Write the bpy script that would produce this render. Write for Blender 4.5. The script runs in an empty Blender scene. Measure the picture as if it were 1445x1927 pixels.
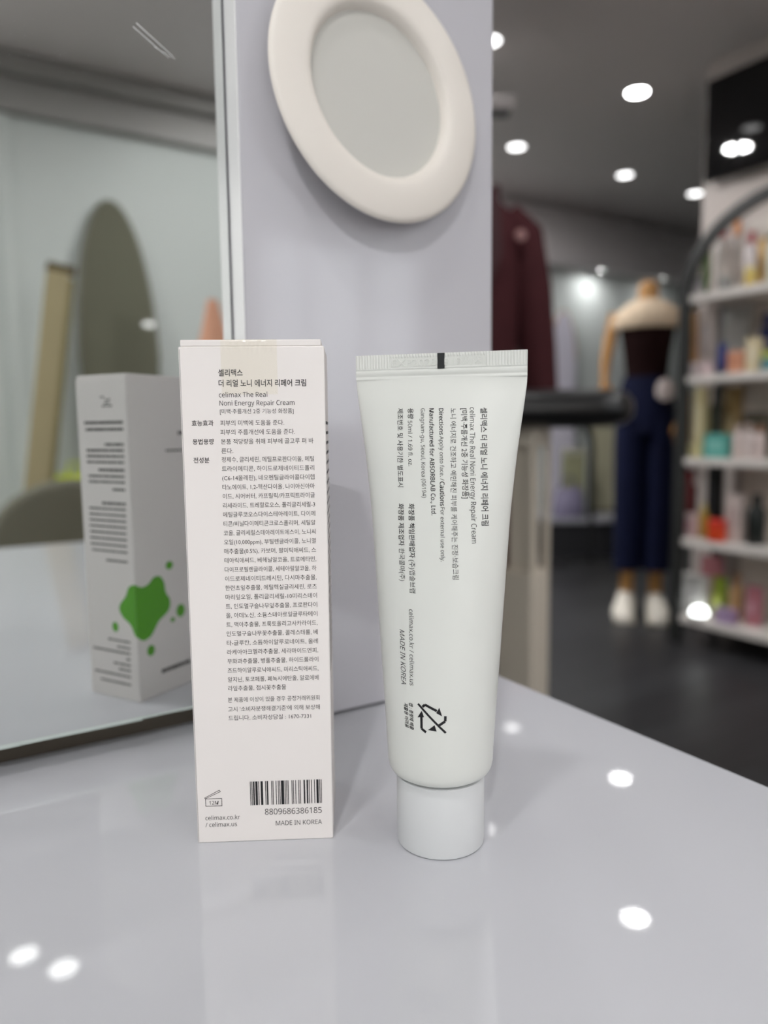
import bpy, bmesh, math, random
from mathutils import Vector, Matrix
random.seed(7)
S = bpy.context.scene
COL = S.collection
PI = math.pi

# ------------------------------------------------------------------ camera, light, exposure
ZC = 0.75                                   # counter top above the floor
F_PX, PITCH, ROLL, EYE = 1425.0, 0.1103, 0.0109, ZC + 0.1262
FW = Vector((0, math.cos(PITCH), -math.sin(PITCH)))
_U0 = Vector((0, math.sin(PITCH), math.cos(PITCH)))
RT = Vector((1, 0, 0)) * math.cos(ROLL) - _U0 * math.sin(ROLL)
UP = _U0 * math.cos(ROLL) + Vector((1, 0, 0)) * math.sin(ROLL)
CAM = Vector((0, 0, EYE))
cd = bpy.data.cameras.new('camera')
cam = bpy.data.objects.new('camera', cd)
COL.objects.link(cam)
cam.matrix_world = Matrix(((RT.x, UP.x, -FW.x, CAM.x), (RT.y, UP.y, -FW.y, CAM.y), (RT.z, UP.z, -FW.z, CAM.z), (0, 0, 0, 1)))
cd.sensor_fit = 'VERTICAL'
cd.lens = 6.86
cd.sensor_height = 6.86 * 1927 / F_PX
cd.clip_start = 0.01
cd.dof.use_dof = True
cd.dof.focus_distance = 0.222
cd.dof.aperture_fstop = 1.78
S.camera = cam

S.view_settings.view_transform = 'Standard'
S.view_settings.look = 'None'
S.view_settings.gamma = 1
S.view_settings.exposure = -0.30
LAMP_L = 150.0                              # radiance of a bright ceiling downlight
LAMP_DIM = 6.0                              # radiance of the far, weaker ones
OVER_L, SPOT_L, REAR_L = 50.0, 420.0, 700.0  # radiance of the added, unseen fill lamps
FRONT_L = 300.0  # radiance of the fill lamps added towards the rack
FILL_PANE_L = 1.9                                # radiance of the added fill pane behind the camera
DAY_L = 3.2                                 # radiance of the daylit panes behind the camera
wd = bpy.data.worlds.new('world')
S.world = wd
wd.use_nodes = True
wd.node_tree.nodes['Background'].inputs[0].default_value = (0.5, 0.5, 0.52, 1)
wd.node_tree.nodes['Background'].inputs[1].default_value = 0.2
S.cycles.max_bounces = 8
S.cycles.diffuse_bounces = 5
S.cycles.glossy_bounces = 5
S.cycles.sample_clamp_indirect = 6

# room frame: u runs along the mirror wall, v away from the camera through it (v = 0 is the mirror glass)
RU = Vector((0.8508, 0.5255, 0))
RV = Vector((-0.5255, 0.8508, 0))
MV = 0.2988
YAW = math.atan2(RU.y, RU.x)
def W(u, v, z): return RU * u + RV * (MV + v) + Vector((0, 0, z))
def at(px, py, depth):
    return CAM + (FW + RT * ((px - 722.5) / F_PX) + UP * ((963.5 - py) / F_PX)) * depth
def mirrored(p): return p - RV * (2 * (p.dot(RV) - MV))
def uv(p): return p.dot(RU), p.dot(RV) - MV, p.z

# ------------------------------------------------------------------ materials
MATS = {}
def mat(name, col, rough=0.5, spec=0.5, metal=0.0, emit=None, estr=0.0, bump=0.0, bscale=200.0, vary=0.0, vscale=6.0, coat=0.0, trans=0.0, alpha=1.0, sss=0.0):
    if name in MATS: return MATS[name]
    m = bpy.data.materials.new(name); m.use_nodes = True
    nt = m.node_tree; b = nt.nodes['Principled BSDF']; I = b.inputs
    I['Base Color'].default_value = (*col, 1); I['Roughness'].default_value = rough
    I['Specular IOR Level'].default_value = spec; I['Metallic'].default_value = metal
    I['Coat Weight'].default_value = coat; I['Coat Roughness'].default_value = 0.03
    I['Transmission Weight'].default_value = trans; I['Alpha'].default_value = alpha
    if emit: I['Emission Color'].default_value = (*emit, 1); I['Emission Strength'].default_value = estr
    if bump or vary:
        tc = nt.nodes.new('ShaderNodeTexCoord')
    if vary:
        n = nt.nodes.new('ShaderNodeTexNoise'); n.inputs['Scale'].default_value = vscale; n.inputs['Detail'].default_value = 5
        nt.links.new(tc.outputs['Object'], n.inputs['Vector'])
        r = nt.nodes.new('ShaderNodeMapRange'); r.inputs[3].default_value = 1 - vary; r.inputs[4].default_value = 1 + vary
        nt.links.new(n.outputs['Fac'], r.inputs[0])
        x = nt.nodes.new('ShaderNodeMix'); x.data_type = 'RGBA'; x.blend_type = 'MULTIPLY'; x.inputs[0].default_value = 1
        x.inputs[6].default_value = (*col, 1)
        nt.links.new(r.outputs[0], x.inputs[7]); nt.links.new(x.outputs[2], I['Base Color'])
    if bump:
        n = nt.nodes.new('ShaderNodeTexNoise'); n.inputs['Scale'].default_value = bscale; n.inputs['Detail'].default_value = 3
        nt.links.new(tc.outputs['Object'], n.inputs['Vector'])
        bp = nt.nodes.new('ShaderNodeBump'); bp.inputs['Strength'].default_value = bump; bp.inputs['Distance'].default_value = 0.0004
        nt.links.new(n.outputs['Fac'], bp.inputs['Height']); nt.links.new(bp.outputs[0], I['Normal'])
    MATS[name] = m
    return m
def rgb(r, g, b):                            # sRGB 0-255 to linear
    f = lambda c: c / 255 / 12.92 if c / 255 <= 0.04045 else ((c / 255 + 0.055) / 1.055) ** 2.4
    return (f(r), f(g), f(b))
def flat(r, g, b, rough=0.5): return mat('paint_%d_%d_%d' % (r, g, b), rgb(r, g, b), rough)

# ------------------------------------------------------------------ mesh helpers
class MB:
    def __init__(s): s.v = []; s.f = []
    def add(s, vs, fs, M=None):
        k = len(s.v)
        s.v += [tuple(M @ Vector(v)) if M else tuple(v) for v in vs]
        s.f += [tuple(i + k for i in f) for f in fs]
        return s
    def box(s, x0, x1, y0, y1, z0, z1, M=None):
        vs = [(x, y, z) for z in (z0, z1) for y in (y0, y1) for x in (x0, x1)]
        return s.add(vs, [(0, 2, 3, 1), (4, 5, 7, 6), (0, 1, 5, 4), (2, 6, 7, 3), (0, 4, 6, 2), (1, 3, 7, 5)], M)
    def lathe(s, prof, n=48, M=None, sx=1.0, sy=1.0, cap=True):
        vs = []; fs = []
        for r, z in prof:
            for k in range(n):
                a = 2 * PI * k / n; vs.append((r * math.cos(a) * sx, r * math.sin(a) * sy, z))
        for j in range(len(prof) - 1):
            for k in range(n):
                a, b = j * n + k, j * n + (k + 1) % n
                fs.append((a, b, b + n, a + n))
        if cap:
            fs.append(tuple(range(n))[::-1]); fs.append(tuple(range((len(prof) - 1) * n, len(prof) * n)))
        return s.add(vs, fs, M)
    def rings(s, rings, cap=True):           # loft through closed rings of equal length
        n = len(rings[0]); vs = [p for r in rings for p in r]; fs = []
        for j in range(len(rings) - 1):
            for k in range(n):
                a, b = j * n + k, j * n + (k + 1) % n
                fs.append((a, b, b + n, a + n))
        if cap: fs.append(tuple(range(n))[::-1]); fs.append(tuple(range((len(rings) - 1) * n, len(rings) * n)))
        return s.add(vs, fs)
    def prism(s, poly, d0, d1, M=None):      # outline in x,z extruded along y
        n = len(poly); vs = [(x, d0, z) for x, z in poly] + [(x, d1, z) for x, z in poly]
        fs = [tuple(range(n)), tuple(range(2 * n - 1, n - 1, -1))] + [(i, i + n, (i + 1) % n + n, (i + 1) % n) for i in range(n)]
        return s.add(vs, fs, M)
    def pipe(s, pts, r, n=10, cap=True):
        pts = [Vector(p) for p in pts]; rs = r if isinstance(r, (list, tuple)) else [r] * len(pts); rings = []
        t0 = (pts[1] - pts[0]).normalized(); nrm = t0.orthogonal().normalized()
        for i, p in enumerate(pts):
            t = (pts[min(i + 1, len(pts) - 1)] - pts[max(i - 1, 0)]).normalized()
            nrm = (nrm - t * nrm.dot(t)).normalized(); bn = t.cross(nrm)
            rings.append([tuple(p + (nrm * math.cos(2 * PI * k / n) + bn * math.sin(2 * PI * k / n)) * rs[i]) for k in range(n)])
        return s.rings(rings, cap)
def obj(name, mb, m, parent=None, bevel=0.0, smooth=True, seg=2, angle=35, sub=0):
    me = bpy.data.meshes.new(name); me.from_pydata(mb.v, [], mb.f)
    bm = bmesh.new(); bm.from_mesh(me); bmesh.ops.recalc_face_normals(bm, faces=bm.faces); bm.to_mesh(me); bm.free()
    me.materials.append(m)
    if smooth:
        for p in me.polygons: p.use_smooth = True
        me.set_sharp_from_angle(angle=math.radians(angle))
    o = bpy.data.objects.new(name, me); COL.objects.link(o)
    if parent: o.parent = parent
    if bevel:
        b = o.modifiers.new('bevel', 'BEVEL'); b.width = bevel; b.segments = seg; b.limit_method = 'ANGLE'; b.angle_limit = math.radians(40)
    if sub:
        b = o.modifiers.new('sub', 'SUBSURF'); b.levels = sub; b.render_levels = sub
    return o
def thing(name, label, cat, loc=(0, 0, 0), rot=0.0, group=None):
    o = bpy.data.objects.new(name, None); COL.objects.link(o); o.empty_display_size = 0.02
    o.location = loc; o.rotation_euler = (0, 0, rot); tag(o, label, cat, group); return o
def tag(o, label, cat, group=None, kind=None):
    o['label'] = label; o['category'] = cat
    if group: o['group'] = group
    if kind: o['kind'] = kind
    return o
def structure(name, mb, m, loc=(0, 0, 0), rot=YAW, label=None, cat=None, **k):
    o = obj(name, mb, m, **k); o.location = loc; o.rotation_euler = (0, 0, rot); o['kind'] = 'structure'
    if label: o['label'] = label; o['category'] = cat
    return o
RM = lambda p: (p.x, p.y, p.z)

# lettering: outline curves turned into flat meshes, then laid on a surface by a map (x, y in em -> point)
import os
FONT = None
try:                                        # the plain sans face that ships with Blender; the built-in face otherwise
    _fp = os.path.join(bpy.utils.system_resource('DATAFILES', path='fonts'), 'NotoSansHebrew-Regular.woff2')
    if os.path.exists(_fp): FONT = bpy.data.fonts.load(_fp)
except Exception:
    FONT = None
_cache = {}
def glyphs(text, bold=0.0, italic=False):
    key = (text, bold, italic)
    if key not in _cache:
        c = bpy.data.curves.new('lettering', 'FONT'); c.body = text; c.size = 1; c.resolution_u = 2
        c.offset = 0.016 * bold; c.shear = 0.22 if italic else 0
        if FONT and text.isascii(): c.font = FONT; c.resolution_u = 3
        o = bpy.data.objects.new('lettering', c); COL.objects.link(o); bpy.context.view_layer.update()
        me = bpy.data.meshes.new_from_object(o.evaluated_get(bpy.context.evaluated_depsgraph_get()))
        vs = [(v.co.x, v.co.y) for v in me.vertices]; fs = [tuple(p.vertices) for p in me.polygons]
        bpy.data.objects.remove(o); bpy.data.curves.remove(c); bpy.data.meshes.remove(me)
        x0 = min(v[0] for v in vs); x1 = max(v[0] for v in vs)
        _cache[key] = ([(x - x0, y) for x, y in vs], fs, x1 - x0)
    return _cache[key]
BOX_TEXT = [
   (11.14, 18.09, 142.5, '셀리맥스', 1, 1),
   (11.14, 36.21, 139.52, '더 리얼 노니 에너지 리페어 크림', 1, 1),
   (11.11, 24.96, 136.46, 'celimax The Real', 0, 2),
   (11.21, 32.74, 134.07, 'Noni Energy Repair Cream', 0, 2),
   (11.22, 32.45, 131.49, '[미백·주름개선 2중 기능성 화장품]', 0, 3),
   (3.05, 9.27, 128.2, '효능효과', 1, 4),
   (11.25, 29.61, 128.16, '피부의 미백에 도움을 준다.', 0, 0),
   (11.16, 32.66, 125.51, '피부의 주름개선에 도움을 준다.', 0, 0),
   (3.1, 9.26, 122.85, '용법용량', 1, 4),
   (11.28, 37.97, 122.8, '본품 적당량을 취해 피부에 골고루 펴 바', 0, 0),
   (11.27, 14.68, 120.12, '른다.', 0, 0),
   (3.14, 7.73, 117.49, '전성분', 1, 4),
   (11.26, 38.07, 117.57, '정제수, 글리세린, 메틸프로판다이올, 메틸', 0, 0),
   (11.24, 38.07, 114.9, '트라이메티콘, 하이드로제네이티드폴리', 0, 0),
   (11.23, 38.07, 112.23, '(C6-14올레핀), 네오펜틸글라이콜다이헵', 0, 0),
   (11.21, 38.07, 109.54, '타노에이트, 1,2-헥산다이올, 나이아신아마', 0, 0),
   (11.2, 38.07, 106.86, '이드, 시어버터, 카프릴릭/카프릭트라이글', 0, 0),
   (11.18, 38.07, 104.16, '리세라이드, 트레할로오스, 폴리글리세릴-3', 0, 0),
   (11.17, 38.07, 101.46, '메틸글루코오스다이스테아레이트, 다이메', 0, 0),
   (11.15, 38.07, 98.75, '티콘/비닐다이메티콘크로스폴리머, 세틸알', 0, 0),
   (11.14, 38.07, 96.03, '코올, 글리세릴스테아레이트에스이, 노니씨', 0, 0),
   (11.12, 38.07, 93.31, '오일(10,000ppm), 부틸렌글라이콜, 노니열', 0, 0),
   (11.1, 38.07, 90.58, '매추출물(0.5%), 카보머, 팔미틱애씨드, 스', 0, 0),
   (11.09, 38.07, 87.84, '테아릭애씨드, 베헤닐알코올, 트로메타민,', 0, 0),
   (11.07, 38.07, 85.09, '다이프로필렌글라이콜, 세테아릴알코올, 하', 0, 0),
   (11.06, 38.07, 82.34, '이드로제네이티드레시틴, 다시마추출물,', 0, 0),
   (11.04, 38.07, 79.58, '한련초잎추출물, 에틸헥실글리세린, 로즈', 0, 0),
   (11.03, 38.07, 76.81, '마리잎오일, 폴리글리세릴-10미리스테이', 0, 0),
   (11.01, 38.07, 74.03, '트, 인도멀구슬나무잎추출물, 프로판다이', 0, 0),
   (10.99, 38.07, 71.25, '올, 아데노신, 소듐스테아로일글루타메이', 0, 0),
   (10.98, 38.07, 68.46, '트, 맥아추출물, 프룩토올리고사카라이드,', 0, 0),
   (10.96, 38.07, 65.66, '인도멀구슬나무꽃추출물, 콜레스테롤, 베', 0, 0),
   (10.95, 38.07, 62.85, '타-글루칸, 소듐하이알루로네이트, 올레', 0, 0),
   (10.93, 38.07, 60.04, '라케아아크멜라추출물, 세라마이드엔피,', 0, 0),
   (10.91, 38.07, 57.22, '무화과추출물, 병풀추출물, 하이드롤라이', 0, 0),
   (10.9, 38.07, 54.39, '즈드하이알루로닉애씨드, 미리스틱애씨드,', 0, 0),
   (10.88, 38.07, 51.55, '알지닌, 토코페롤, 페녹시에탄올, 알로에베', 0, 0),
   (10.86, 28.2, 48.84, '라잎추출물, 접시꽃추출물', 0, 0),
   (10.67, 38.19, 45.25, '본 제품에 이상이 있을 경우 공정거래위원회', 0, 0),
   (10.65, 38.23, 42.32, "고시 '소비자분쟁해결기준'에 의해 보상해", 0, 0),
   (10.66, 35.53, 39.59, '드립니다. 소비자상담실 : 1670-7331', 0, 0),
   (2.6, 13.08, 8.24, 'celimax.co.kr', 0, 2),
   (2.52, 12.13, 6.02, '/ celimax.us', 0, 2),
   (20.74, 38.15, 9.68, '8809686386185', 0, 5),
   (23.99, 38.14, 5.82, 'MADE IN KOREA', 0, 2),
]
TUBE_TEXT = [
   (13.37, 131.7, 14.61, 98.63, '셀리맥스 더 리얼 노니 에너지 리페어 크림', 1, 0),
   (10.38, 131.82, 12.04, 93.69, 'celimax The Real Noni Energy Repair Cream', 0, 2),
   (7.83, 131.56, 9.17, 106.29, '[미백·주름개선 2중 기능성 화장품]', 0.6, 0),
   (4.71, 131.62, 6.96, 83.63, '노니 에너지로 건조하고 예민해진 피부를 케어해주는 진정·보습크림', 0, 0),
   (1.34, 131.68, 1.91, 124.13, 'Directions', 1, 2),
   (1.93, 123.74, 2.63, 111.31, 'Apply onto face. /', -0.3, 2),
   (2.64, 111.01, 2.96, 104.12, 'Cautions', 1, 2),
   (2.98, 103.76, 3.42, 88.59, 'For external use only.', -0.3, 2),
   (-1.43, 131.72, 0.55, 101.51, 'Manufactured for ABSORBLAB Co., Ltd.', 1, 2),
   (-4.02, 131.77, -2.41, 106.42, 'Gangnam-gu, Seoul, Korea (06194)', -0.3, 2),
   (-7.9, 131.84, -7.68, 128.77, '용량', 1, 0),
   (-7.65, 128.24, -6.81, 115.28, '50ml / 1.69 fl. oz.', -0.2, 2),
   (-6.37, 104.65, -5.76, 89.24, '화장품 책임판매업자', 1, 0),
   (-5.75, 88.69, -5.44, 79.27, '(주)앱솔브랩', 0, 0),
   (-5.6, 74.55, -5.07, 52.67, 'celimax.co.kr / celimax.us', 0, 2),
   (-11.04, 131.9, -9.87, 109.25, '제조번호 및 사용기한 별도표시', 0.5, 0),
   (-9.63, 104.53, -9.15, 92.49, '화장품 제조업자', 1, 0),
   (-9.14, 91.73, -8.67, 82.38, '한국콜마(주)', 0, 0),
   (-8.47, 68.31, -7.74, 52.47, 'MADE IN KOREA', 0, 3),
   (-5.61, 47.56, -5.21, 39.84, '캡 : 종량제 배출', 1.5, 4),
   (-7.25, 47.2, -6.78, 40.06, '재활용 어려움', 1.5, 4),
]

# ------------------------------------------------------------------ the room
O = RV * MV
CEIL = 2.36
m_wall = mat('wall_paint', rgb(214, 220, 217), 0.55, 0.3)
m_wallr = mat('wall_paint_warm', rgb(200, 190, 184), 0.6, 0.3)
m_ceil = mat('ceiling_paint', rgb(206, 200, 198), 0.7, 0.2)
# dark plank floor: boards run along v
m_floor = bpy.data.materials.new('floor_planks'); m_floor.use_nodes = True
nt = m_floor.node_tree; pb = nt.nodes['Principled BSDF']
tc = nt.nodes.new('ShaderNodeTexCoord'); mp = nt.nodes.new('ShaderNodeMapping'); br = nt.nodes.new('ShaderNodeTexBrick')
br.inputs['Color1'].default_value = (*rgb(42, 42, 44), 1); br.inputs['Color2'].default_value = (*rgb(31, 30, 32), 1)
br.inputs['Mortar'].default_value = (*rgb(24, 24, 25), 1); br.inputs['Scale'].default_value = 1
br.inputs['Mortar Size'].default_value = 0.004; br.inputs['Brick Width'].default_value = 1.2; br.inputs['Row Height'].default_value = 0.16
nz = nt.nodes.new('ShaderNodeTexNoise'); nz.inputs['Scale'].default_value = 5; nz.inputs['Detail'].default_value = 6
mpn = nt.nodes.new('ShaderNodeMapping'); mpn.inputs['Scale'].default_value = (0.6, 6, 1)
mx = nt.nodes.new('ShaderNodeMix'); mx.data_type = 'RGBA'; mx.blend_type = 'OVERLAY'; mx.inputs[0].default_value = 0.6
nt.links.new(tc.outputs['Object'], mp.inputs[0]); nt.links.new(mp.outputs[0], br.inputs['Vector'])
nt.links.new(tc.outputs['Object'], mpn.inputs[0]); nt.links.new(mpn.outputs[0], nz.inputs['Vector'])
nt.links.new(br.outputs['Color'], mx.inputs[6]); nt.links.new(nz.outputs['Fac'], mx.inputs[7]); nt.links.new(mx.outputs[2], pb.inputs['Base Color'])
pb.inputs['Roughness'].default_value = 0.42; pb.inputs['Specular IOR Level'].default_value = 0.35
U0_, U1_, V0_, V1_, UR = -2.6, 6.6, -3.25, 3.97, 2.9
structure('floor', MB().box(U0_, U1_, V0_, V1_, -0.05, 0), m_floor, O, smooth=False)
structure('ceiling', MB().box(U0_, U1_, V0_, V1_, CEIL, CEIL + 0.05), m_ceil, O, smooth=False)
structure('wall_back', MB().box(U0_, U1_, V1_, V1_ + 0.05, 0, CEIL), m_wall, O, smooth=False)
structure('wall_left', MB().box(U0_ - 0.05, U0_, V0_, V1_, 0, CEIL), m_wall, O, smooth=False)
structure('wall_right', MB().box(UR, UR + 0.12, V0_, 1.81, 0, CEIL), m_wallr, O, smooth=False)
structure('wall_far_right', MB().box(U1_, U1_ + 0.05, V0_, V1_, 0, CEIL), m_wall, O, smooth=False)
# front wall behind the camera with one daylit window and one added fill pane
WU0, WU1, WZ0, WZ1 = 1.45, 2.45, 0.85, 1.85
XU0, XU1, XZ0, XZ1 = -2.3, 0.1, 0.35, 2.1
fw = MB().box(U0_, XU0, V0_ - 0.1, V0_, 0, CEIL).box(XU1, WU0, V0_ - 0.1, V0_, 0, CEIL).box(XU0, XU1, V0_ - 0.1, V0_, 0, XZ0).box(XU0, XU1, V0_ - 0.1, V0_, XZ1, CEIL).box(WU1, U1_, V0_ - 0.1, V0_, 0, CEIL).box(WU0, WU1, V0_ - 0.1, V0_, 0, WZ0).box(WU0, WU1, V0_ - 0.1, V0_, WZ1, CEIL)
structure('wall_front', fw, m_wall, O, smooth=False)
win = structure('window_1', MB().box(WU0, WU1, V0_ - 0.06, V0_ + 0.01, WZ0, WZ0 + 0.04).box(WU0, WU1, V0_ - 0.06, V0_ + 0.01, WZ1 - 0.04, WZ1)
    .box(WU0, WU0 + 0.04, V0_ - 0.06, V0_ + 0.01, WZ0, WZ1).box(WU1 - 0.04, WU1, V0_ - 0.06, V0_ + 0.01, WZ0, WZ1).box(1.72, 1.75, V0_ - 0.06, V0_ + 0.01, WZ0, WZ1)
    .box(2.06, 2.10, V0_ - 0.06, V0_ + 0.01, WZ0, WZ1), flat(225, 225, 225), O, smooth=False)
obj('pane', MB().box(WU0, WU1, V0_ - 0.055, V0_ - 0.05, WZ0, WZ1), mat('daylight_pane', (0.9, 0.95, 1), 0.2, emit=(0.9, 0.95, 1.0), estr=DAY_L), win, smooth=False)
win2 = structure('added_fill_window', MB().box(XU0, XU1, V0_ - 0.06, V0_ + 0.01, XZ0, XZ0 + 0.05).box(XU0, XU1, V0_ - 0.06, V0_ + 0.01, XZ1 - 0.05, XZ1)
    .box(XU0, XU0 + 0.05, V0_ - 0.06, V0_ + 0.01, XZ0, XZ1).box(XU1 - 0.05, XU1, V0_ - 0.06, V0_ + 0.01, XZ0, XZ1).box(-1.13, -1.07, V0_ - 0.06, V0_ + 0.01, XZ0, XZ1), flat(225, 225, 225), O, smooth=False)
obj('pane', MB().box(XU0, XU1, V0_ - 0.055, V0_ - 0.05, XZ0, XZ1), mat('fill_pane_glow', (0.95, 0.97, 1), 0.2, emit=(1.0, 0.985, 0.96), estr=FILL_PANE_L), win2, smooth=False)  # glowing pane added as front fill for the carton and the tube
# soffit along the far wall and skirting
structure('trim_1', MB().box(U0_, U1_, V1_ - 0.35, V1_, 2.05, CEIL), mat('soffit_paint', rgb(232, 226, 226), 0.6), O, smooth=False)
structure('trim_2', MB().box(U0_, U1_, V1_ - 0.38, V1_, 2.31, 2.34).box(U0_, U1_, V1_ - 0.37, V1_ - 0.345, 1.985, 2.08), mat('soffit_paint', rgb(232, 226, 226)), O, smooth=False)  # lower lip added to hide the soffit lamps from view
structure('trim_3', MB().box(0.36, 0.42, V0_, V0_ + 0.015, 0, CEIL - 0.1), m_wall, O, smooth=False)
structure('trim_4', MB().box(U0_, U1_, V0_, V0_ + 0.05, 2.16, CEIL).box(U0_, U1_, V0_, V0_ + 0.12, 2.29, CEIL), mat('cornice_grey', rgb(168, 166, 163), 0.6), O, smooth=False)
structure('baseboard_back', MB().box(U0_, U1_, V1_ - 0.015, V1_, 0, 0.09), flat(60, 60, 62), O, smooth=False)

# ------------------------------------------------------------------ ceiling downlights, and added fill lamps of the same build
m_trim = flat(225, 225, 222, 0.4)
def downlight(p, label, r=0.042, L=LAMP_L, cat='ceiling light', grp=None):
    t = thing('ceiling_or_fill_light', label, cat, p, group=grp)
    obj('trim_ring', MB().lathe([(r + 0.001, -0.004), (r + 0.004, -0.007), (r + 0.012, -0.004), (r + 0.014, 0), (r + 0.001, 0)], 36, cap=False), m_trim, t)
    obj('lens', MB().lathe([(r, -0.005), (r, -0.001)], 36), mat('lit_lens_%d' % L, (1, 1, 1), 0.4, emit=(1.0, 0.99, 0.99), estr=L), t, smooth=False)
    return t
def trace(px, py, planes, z=CEIL):
    p = CAM.copy(); d = (at(px, py, 1) - CAM).normalized()
    for q, n in planes:
        p = p + d * ((q - p).dot(n) / d.dot(n)); d = d - n * (2 * d.dot(n))
    return p + d * ((z - p.z) / d.z)
cp = (Vector((0, 0, ZC)), Vector((0, 0, 1))); mp_ = (O, RV)
for px, py, lb in ((1199, 172, 'lit round ceiling downlight, highest of the cluster over the shop floor'),
                   (972, 275, 'lit round ceiling downlight just right of the white column, beside the white speaker'),
                   (1176, 328, 'lit round ceiling downlight midway between the white column and the black screen'),
                   (1308, 363, 'lit round ceiling downlight just below left of the black screen'),
                   (920, 75, 'lit round ceiling downlight half hidden by the upper right edge of the white column')):
    downlight(trace(px, py, []), lb, L=36 if py == 172 else LAMP_DIM)
downlight(trace(1195, 1730, [cp]), 'ceiling downlight seen as the lower right glint on the white counter', L=36)
downlight(trace(45, 1800, [cp, mp_]), 'ceiling downlight seen as the leftmost glint on the white counter', L=70)
downlight(trace(120, 1825, [cp, mp_]), 'ceiling downlight seen as the brightest glint at the counter lower left', L=130)
FILL_FRONT = [Vector((0.35, 1.62, CEIL)), Vector((1.5, 1.6, CEIL))]  # unseen lamps added to light the rack side
FILL_SPOTS = [W(-1.2, -1.7, CEIL), W(1.4, -2.6, CEIL), W(1.9, -1.5, CEIL)]  # unseen lamps added behind the camera to brighten the foreground
FILL_OVER = [W(-0.5, -0.5, CEIL), W(0.35, -0.8, CEIL), W(0.05, -1.05, CEIL)]  # unseen lamps added overhead to lift the counter
FILL_REAR = [W(1.80, 2.32, CEIL), W(2.55, 3.05, CEIL), W(1.4, 2.9, CEIL)]  # unseen lamps added to brighten the far end of the shop
for wu, lb in ((4.5, 'downlight behind the soffit lip, washing the far wall behind the divider'), (5.2, 'added fill lamp behind the soffit lip, washing the far wall behind the mannequin'), (3.8, 'added fill lamp behind the soffit lip, washing the far wall behind the maroon coat')):
    downlight(W(wu, V1_ - 0.17, 2.049), lb, 0.035, L=170 if 4 < wu < 5 else 75)  # the two weaker ones are added to widen the wash

# ------------------------------------------------------------------ counter, mirror, column
m_counter = mat('gloss_white_laminate', rgb(196, 197, 202), 0.02, 0.7, bump=0.006, bscale=700, coat=0.0)
m_panel = mat('gloss_white_panel', rgb(194, 193, 199), 0.09, 0.5)
CE = 0.2465
ct = thing('display_counter', 'glossy white display counter carrying the carton and the cream tube', 'counter', O, YAW)
obj('counter_top', MB().box(-1.3, CE, -0.62, 0.0168, ZC - 0.03, ZC), m_counter, ct, bevel=0.0008)
obj('cabinet', MB().box(-1.28, CE - 0.02, -0.35, 0.0168, 0, ZC - 0.03), flat(215, 215, 218, 0.2), ct, bevel=0.002)
structure('wall_partition', MB().box(-1.3, 0.1135, 0.0168, 0.06, 0, 2.3), mat('dark_backboard', rgb(84, 76, 66), 0.7), O, smooth=False)
m_mirror = mat('mirror_glass', (0.80, 0.82, 0.81), 0.0, 0.5, metal=1.0)
mi = thing('wall_mirror', 'large frameless mirror standing just above the counter on the left', 'mirror', O, YAW)
obj('glass', MB().box(-1.3, 0.1128, 0.0, 0.0165, ZC + 0.0128, 2.3), m_mirror, mi, smooth=False)
eg = MB()
random.seed(3); x = -0.25
while x < 0.112:
    w = random.uniform(0.003, 0.012); h = random.uniform(0.0009, 0.0014) if x < 0.062 else 0.0006
    eg.box(x, min(x + w, 0.1127), -0.0003 - random.random() * 0.0003, 0.004, ZC + 0.0128 - h, ZC + 0.0129); x += w
obj('chipped_edge', eg, mat('glass_edge', rgb(190, 200, 196), 0.25, 0.6), mi, smooth=False)['label'] = 'pale chipped lower edge of the glass'
def mquad(mb, a, b, w):
    (x0, z0), (x1, z1) = [uv(CAM + (at(px, py, 1) - CAM) * ((O - CAM).dot(RV) / (at(px, py, 1) - CAM).dot(RV)))[::2] for px, py in (a, b)]
    dx, dz = x1 - x0, z1 - z0; L = math.hypot(dx, dz) or 1e-6; nx, nz_ = -dz / L * w, dx / L * w
    mb.prism([(x0 - nx, z0 - nz_), (x1 - nx * 0.4, z1 - nz_ * 0.4), (x1 + nx * 0.4, z1 + nz_ * 0.4), (x0 + nx, z0 + nz_)], -0.0001, 0.0002)
sc_ = MB()
for a, b, w in (((256, 43), (326, 107), 0.00022), ((250, 50), (318, 110), 0.00018), ((290, 88), (330, 112), 0.00012)): mquad(sc_, a, b, w)
for k in range(46):
    px, py = random.choice([(random.gauss(45, 25), random.uniform(0, 130)), (random.gauss(115, 6), random.uniform(95, 115)), (random.uniform(10, 340), random.uniform(0, 260))])
    mquad(sc_, (px, py), (px + 0.9, py + 0.4), 0.00009)
obj('scratches_and_dust', sc_, mat('scratch_white', rgb(205, 205, 205), 0.6), mi, smooth=False)['kind'] = 'stuff'
colm = thing('column', 'tall glossy white column panel behind the carton and the cream tube', 'column', O, YAW)
obj('panel', MB().box(0.1140, 0.2390, -0.0120, 0.045, ZC + 0.0012, 2.3), m_panel, colm, bevel=0.0008)
obj('bright_side_strip', MB().box(0.1136, 0.11399, -0.0118, -0.0004, ZC + 0.0012, 2.3), mat('lit_side_white', rgb(242, 242, 242), 0.25), colm, smooth=False)  # paler strip: light on the column's side face put into the colour
obj('plinth', MB().box(0.118, 0.236, -0.009, 0.045, ZC, ZC + 0.0012), flat(50, 48, 46), colm, smooth=False)  # dark strip painted in for the shaded gap under the panel

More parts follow.
